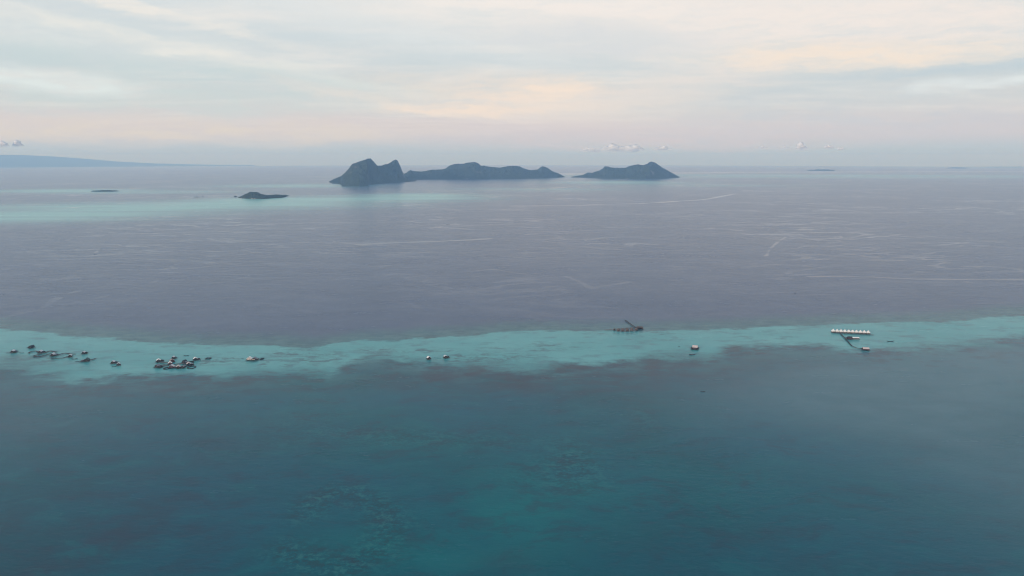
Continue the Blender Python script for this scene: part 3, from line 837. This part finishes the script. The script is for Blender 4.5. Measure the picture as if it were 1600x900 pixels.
boat('small dark boat between the walkway loops and the green-roofed house', 121, 565.2, 9, 8)
boat('slim boat lying in front of the close pair of stilt houses', 178.5, 573, 9, 22)

# ---- the crowded cluster
B_GROUP = 'stilt houses of the crowded cluster'
stilt_house('stilt house with white roof and wide dark eaves on the edge of the crowded cluster', 248, 565.5, 9, 9, 26, M_WHITE, annex=M_DARKROOF, group=B_GROUP, porch=3.5)
stilt_house('low dark stilt house in front of the white-roofed one of the cluster', 246.5, 574, 10, 10, -14, M_GREYROOF, annex=M_DARKROOF, group=B_GROUP, porch=3)
stilt_house('stilt house with small zinc roof beside a dark green roof, rearmost of the cluster', 271, 560.5, 6, 9, 8, M_ZINC, annex=M_GREEN, group=B_GROUP)
stilt_house('rusty-roofed stilt house in the middle rear of the crowded cluster', 269, 566, 10, 9, 34, M_RUST, wall=M_MAROON, group=B_GROUP)
stilt_house('white-roofed stilt house in the heart of the crowded cluster', 266, 570, 9, 9, 24, M_WHITE, wall=M_MAROON, group=B_GROUP)
stilt_house('stilt house with maroon walls and split white roof, front of the cluster', 268.5, 575, 11, 9, 8, M_ZINC, wall=M_MAROON, annex=M_RUST, group=B_GROUP)
stilt_house('stilt house with pale peaked roof and grey annex, front of the cluster', 279, 575.5, 8, 10, 20, M_PINK, annex=M_GREYROOF, group=B_GROUP)
stilt_house('dark grey stilt house at the front corner of the cluster by the ring pen', 287, 575, 7, 9, -10, M_GREYROOF, group=B_GROUP)
stilt_house('dark stilt house in the rear of the cluster near the ring pen', 288.5, 567, 8, 9, -18, M_DARKROOF, annex=M_GREYROOF, group=B_GROUP)
stilt_house('faded pink-grey roofed stilt house on the inner side of the cluster', 295, 571, 9, 10, 28, M_PINK, annex=M_GREYROOF, group=B_GROUP)
stilt_house('bright-roofed stilt house on its own just beyond the crowded cluster', 305.5, 563, 9, 8, 30, M_WHITE, annex=M_DARKROOF, group=B_GROUP)
walkway('grey walkway between the white-roofed house and the cluster', [(251, 567.5), (256, 567.5), (261, 566.8), (265, 567.5)], 4.5)
walkway('grey walkway through the middle of the crowded cluster', [(272, 571), (278, 569.5), (284, 569), (290, 570)], 5.0)
walkway('grey side deck along the front of the white-roofed cluster house', [(252, 571.5), (257, 571), (262, 571.5)], 5.0)
pen('round net pen at the inner front corner of the crowded cluster', 299.5, 574.5, 9.5, 11)
pen('oval net pen in front of the maroon-walled cluster houses', 260.5, 576, 7.5, 8)
pen('faint round pen behind the faded pink-grey house', 297.5, 566.8, 7.5, 10)
pen('square net pen on its own over the sand beyond the cluster', 325.5, 560.5, 6, 5.5, square=True)
boat('slim dark boat moored behind the crowded cluster', 291, 556, 13, 3)

# ---- the long house further along
lh = stilt_house('long stilt house with tan and white roof and a dark boat-like deck', 390, 563, 13, 9, 4, M_WHITE, wall=M_WALLP, annex=M_RUST, group='single stilt houses', porch=2.5)
stilt_house('dark flat annex house joined to the end of the long stilt house', 398, 562.5, 8, 8, 4, M_GREYROOF, annex=M_GREYROOF, group='single stilt houses')
pen('small faint pen past the end of the long stilt house', 409.5, 561, 3.5, 6, square=True)
boat('small dark boat at the near end of the long stilt house', 379, 560.8, 7, -20)

# ---- two lone houses in mid reef
stilt_house('lone stilt house with bright white roof over dark weed', 670, 561.5, 9, 8, 26, M_WHITE, group='single stilt houses', porch=1.5)
stilt_house('lone stilt house with pale zinc roof and dark lean-to', 696, 559.5, 8, 8, 20, M_ZINC, annex=M_DARKROOF, group='single stilt houses')
boat('small dark boat close beside the bright white lone house', 679.5, 559, 4, 60)
boat('first of two dark boats between the two lone houses', 684, 559.6, 5, 10)
boat('second of two dark boats, nearer the zinc-roofed lone house', 687.7, 559.6, 4, 0)

# ---- brown thatched resort
D_GROUP = 'thatched bungalows in a row'


def thatched(label, px, py):
    p = at(px, py); root = empty('thatched_bungalow', p, random.uniform(-0.2, 0.2)); tag(root, label, 'bungalow', D_GROUP)
    MB().box((0, 0, 2.2), (9.5, 9.5, 0.3)).build('deck', M_BROWN, root)
    posts(root, [(x, y) for x in (-4, 0, 4) for y in (-4, 0, 4)])
    MB().tube((0, 0, 2.35), (0, 0, 4.8), 3.5, 3.5, 12).build('wall', M_BROWN, root)
    MB().cone(5.6, 5.0, 4.6).build('roof', M_THATCH, root)
    MB().box((0, -3.5, 3.35), (1.0, 0.2, 1.9)).build('door', M_WOOD, root)
    for s in (-1, 1):
        MB().box((s * 2.0, -2.95, 3.6), (0.8, 0.2, 0.9)).build('window', M_GLASS, root)


TX = [966.2, 973.2, 980.3, 987.3, 994.3]; TY = [517.6, 517.4, 517.2, 516.9, 516.5]
ORD = ['outermost', 'second', 'middle', 'fourth', 'innermost']
for i in range(5):
    thatched(f'round brown thatched bungalow, {ORD[i]} of five in the row by the pier', TX[i], TY[i])
walkway('brown boardwalk running behind the five thatched bungalows', [(944, 516.4), (953, 516.0), (961, 515.2), (975, 513.8), (990, 512.6), (998, 512.4)], 3.4, M_BROWN)
walkway('long straight dark pier slanting out behind the thatched bungalows', [(976.8, 501), (982, 505), (988, 509.2), (994, 513)], 3.6, M_WOOD, z=2.4)
stilt_house('wide brown-roofed lodge on a deck at the foot of the slanting pier', 999.5, 513.8, 11, 15, 80, M_THATCH, wall=M_WOOD, annex=M_RUST, group='resort halls', porch=3, rise=0.25, deckmat=M_BROWN)
stilt_house('small hut at the free outer end of the thatched row boardwalk', 960, 516.8, 5, 5, 0, M_THATCH, group='resort halls', porch=0.8)

# ---- big house with tan roof and the boats near it
stilt_house('large tan-roofed stilt house on a broad dark platform', 1086, 544.8, 12, 13, 68, M_PINK, wall=M_MAROON, annex=M_DARKROOF, group='single stilt houses', porch=3.5, side=-1)
boat('dark boat with a cabin in foam just off the big tan-roofed house', 1081.5, 554.5, 17, 4, cabin=M_HULL, wide=0.26)
boat('tiny boat on the sand well beside the big tan-roofed house', 1061, 541.7, 5, 10)
boat('lone small dark boat over deep water in front of the reef', 1098, 612.3, 9.5, 3)

# ---- white resort
F_GROUP = 'white bungalows in a row'
NUM = ['first', 'second', 'third', 'fourth', 'fifth', 'sixth', 'seventh', 'eighth', 'ninth', 'last']


def white_bungalow(label, px, py):
    p = at(px, py); root = empty('white_bungalow', p, math.radians(-3)); tag(root, label, 'bungalow', F_GROUP)
    MB().box((0, -0.6, 2.2), (9.6, 11, 0.35)).build('deck', M_BOARD, root)
    posts(root, [(x, y) for x in (-4.2, 0, 4.2) for y in (-5.4, 0, 4.3)])
    MB().box((0, 0, 3.75), (7.4, 7.4, 2.75)).build('wall', M_WALLP, root)
    MB().hip(9.0, 9.2, 6.4, 4.9, rl=0.3, flare=0.10).build('roof', M_WHITE, root)
    MB().box((0, -3.74, 3.4), (1.2, 0.12, 2.0)).build('door', M_BROWN, root)
    for s in (-1, 1):
        MB().box((s * 2.4, -3.74, 3.7), (1.1, 0.12, 1.1)).build('window', M_GLASS, root)
    MB().box((0, -6.05, 2.85), (9.4, 0.1, 0.9)).build('railing', M_WOOD, root)


for i in range(10):
    t = i / 9
    white_bungalow(f'white bungalow with pointed roof, {NUM[i]} of ten counted from the jetty end', 1301.6 + 54.6 * t, 519.6 + 2.4 * t)
walkway('long dark boardwalk running in front of the ten white bungalows', [(1298.5, 520.4), (1312, 521.6), (1330, 522.4), (1350, 523.2), (1365.5, 524.3)], 3.2, M_WOOD)
walkway('bent dark jetty from the white bungalows to the pier house', [(1313, 522), (1318, 527.2), (1324, 533.6), (1330.5, 540.8), (1335, 543.2), (1340, 545), (1347, 546)], 3.0, M_WOOD)
stilt_house('pier house with pale pinkish roof at the end of the bent jetty', 1352.5, 547.2, 10, 15, 78, M_PINK, wall=M_MAROON, annex=M_DARKROOF, group='resort halls', porch=2.5, rise=0.3, side=1)
stilt_house('long hall with bright white roof inside the bend of the jetty', 1336.2, 530.4, 7, 19, 87, M_WHITE, wall=M_WOOD, group='resort halls', porch=1.0, rise=0.30)
stilt_house('dark-roofed hall at the end of the long white-roofed one', 1327.5, 530.2, 10, 11, 84, M_DARKROOF, wall=M_MAROON, annex=M_RUST, group='resort halls', porch=2.5)
boat('large dark wooden boat with upturned ends, alone near the white resort', 1391, 533.8, 20, -3, sheer=0.13, wide=0.22)
boat('tiny boat with a faint wake behind the white resort', 1384.5, 509.6, 4.5, 8)

# ---- boats far out
boat('small boat drawing a wake on the open sea behind the hamlet', 149, 397.5, 16, 60, hull=M_HULL)
boat('small dark boat far out on the sea in front of the long ridged island', 700, 350.5, 26, 5, hull=M_HULL, canopy=M_GREYROOF)
boat('tiny dark boat far out on the sea behind the white resort', 1242.5, 458.6, 8, 10)

# ---- a few houses on the shore of the humped islet
for hx, hy, hw, lb in ((377, 310.3, 12, 'small pale house at the outer end of the humped islet shore'), (393.5, 311.1, 14, 'white house in the middle of the humped islet shore'), (398, 310.9, 16, 'pinkish-roofed house beside the white one on the humped islet shore')):
    p = at(hx, hy); r_ = empty('shore_house', p, 0.2); tag(r_, lb, 'house', 'houses on the islet shore')
    MB().box((0, 0, 2.5), (hw, 9, 5)).build('wall', M_WALLP, r_)
    MB().gable(10, hw * 1.05, 3.2, 5).build('roof', M_WHITE if 'white house' in lb else M_PINK, r_).rotation_euler = (0, 0, math.pi / 2)
    MB().box((0, -4.55, 1.2), (1.2, 0.15, 2.3)).build('door', M_BROWN, r_)

# ------------------------------------------------------------------ small heaped clouds over the horizon
M_CLOUD = bpy.data.materials.new('cloud_puff'); M_CLOUD.use_nodes = True
_nt = NT(M_CLOUD.node_tree); M_CLOUD.node_tree.nodes.clear()
_o = _nt.node('ShaderNodeOutputMaterial'); _d = _nt.node('ShaderNodeBsdfDiffuse'); _t = _nt.node('ShaderNodeBsdfTransparent'); _x = _nt.node('ShaderNodeMixShader')
_d.inputs[0].default_value = (0.97, 0.96, 0.96, 1)
_g = _nt.node('ShaderNodeTexCoord').outputs['Generated']; _s = _nt.node('ShaderNodeSeparateXYZ'); _nt.l.new(_g, _s.inputs[0])
_nt.put(_x.inputs[0], _nt.math('MULTIPLY', _nt.ramp(_s.outputs[2], 0.1, 0.9, 0.02, 0.7), _nt.ramp(_nt.noise(_g, 5.0, 4), 0.3, 0.6, 0.3, 1.0)))
_nt.l.new(_t.outputs[0], _x.inputs[1]); _nt.l.new(_d.outputs[0], _x.inputs[2]); _nt.l.new(_x.outputs[0], _o.inputs[0])


def cloud(label, px, py, w, h, seed, dist=72000.0, n=30):
    """heap of soft puffs; size in pixels, base at PY"""
    h *= 1.25; w *= 1.1; d = ray(px, py); k = dist / math.hypot(d[0], d[1]); p = np.array([0, 0, H]) + d * k
    p[2] = max(p[2], 905.0)
    m = k / FPX * math.cos(PITCH); W, Ht = w * m, h * m
    r = np.random.default_rng(seed); V = []; F = []
    me0 = None
    for i in range(n):
        t = r.normal(0, 0.40); t = max(-1, min(1, t)); top = Ht * (1 - abs(t) ** 1.5) * (0.75 + 0.25 * math.sin(5 * t + seed))
        s = r.uniform(0.16, 0.30) * min(Ht * 1.3, W)
        z = s * 0.45 + max(top - s, 0) * r.uniform(0, 1) ** 0.8
        nu, nv = 12, 8
        k0 = len(V)
        for a in range(nv + 1):
            for b in range(nu):
                th = math.pi * a / nv; ph = 2 * math.pi * b / nu
                q = s * (1 + 0.16 * math.sin(3 * ph + i) * math.sin(2 * th + seed))
                V.append((t * W / 2 + q * math.sin(th) * math.cos(ph) * 1.15, r.uniform(-.02, .02) * W + q * math.sin(th) * math.sin(ph), max(z + q * math.cos(th) * 0.9, 0.0)))
        for a in range(nv):
            for b in range(nu):
                F.append((k0 + a * nu + b, k0 + (a + 1) * nu + b, k0 + (a + 1) * nu + (b + 1) % nu, k0 + a * nu + (b + 1) % nu))
    me = bpy.data.meshes.new('cloud'); me.from_pydata(V, [], F); me.update()
    o = link('cloud', me, M_CLOUD, smooth=True); o.location = p
    tag(o, label, 'cloud', 'small heaped clouds over the horizon')


cloud('small bright cloud heap cut by the edge of the picture, over the far coast', 4, 231, 26, 9, 1)
cloud('small bright rounded cloud over the far coast, fully in view', 28, 230, 14, 9, 2)
cloud('wide low faint cloud at the outer end of the pinkish cloud bank', 925, 241, 40, 9, 3)
cloud('broad pinkish cloud in the middle of the cloud bank', 962, 241, 44, 14, 4, n=34)
cloud('rounded pinkish cloud standing tallest in the bank beside the rounded summit', 989, 239.5, 26, 15, 5)
cloud('smaller pinkish cloud nearly over the rounded summit of the end island', 1033, 236.5, 30, 9, 6)
cloud('thin flat cloud, first of the row past the islands', 1191, 232.5, 20, 4.5, 7, n=18)
cloud('flat cloud touching the foot of the tall white cloud', 1225, 233.5, 30, 4.5, 8, n=18)
cloud('tall narrow white cloud tower, tallest of the row past the islands', 1252.5, 236, 15, 14, 9, n=30)
cloud('small low heaped cloud just past the tall white tower', 1296, 233, 22, 6.5, 10)
cloud('smallest low cloud at the end of the row past the islands', 1313, 234.5, 13, 5, 11, n=16)

# ------------------------------------------------------------------ the hazy air
def build_haze():
    x = 1.25e5; z0 = sea_z(1.18e5, 0) - 1500; z1 = 870.0
    V = [(sx * x, sy * x, z) for z in (z0, z1) for sx, sy in ((-1, -1), (1, -1), (1, 1), (-1, 1))]
    F = [(3, 2, 1, 0), (4, 5, 6, 7), (0, 1, 5, 4), (1, 2, 6, 5), (2, 3, 7, 6), (3, 0, 4, 7)]
    me = bpy.data.meshes.new('haze'); me.from_pydata(V, [], F)
    m = bpy.data.materials.new('haze_air'); m.use_nodes = True
    nt = m.node_tree; nt.nodes.clear()
    out = nt.nodes.new('ShaderNodeOutputMaterial'); pv = nt.nodes.new('ShaderNodeVolumePrincipled')
    pv.inputs['Color'].default_value = (0.35, 0.60, 1.0, 1); pv.inputs['Absorption Color'].default_value = (0.90, 0.96, 1, 1); pv.inputs['Density'].default_value = HAZE
    pv.inputs['Anisotropy'].default_value = 0.0
    nt.links.new(pv.outputs[0], out.inputs['Volume'])
    o = link('haze', me, m); tag(o, 'pale even sea haze', None, kind='stuff')


HAZE = 3.5e-5
build_haze()
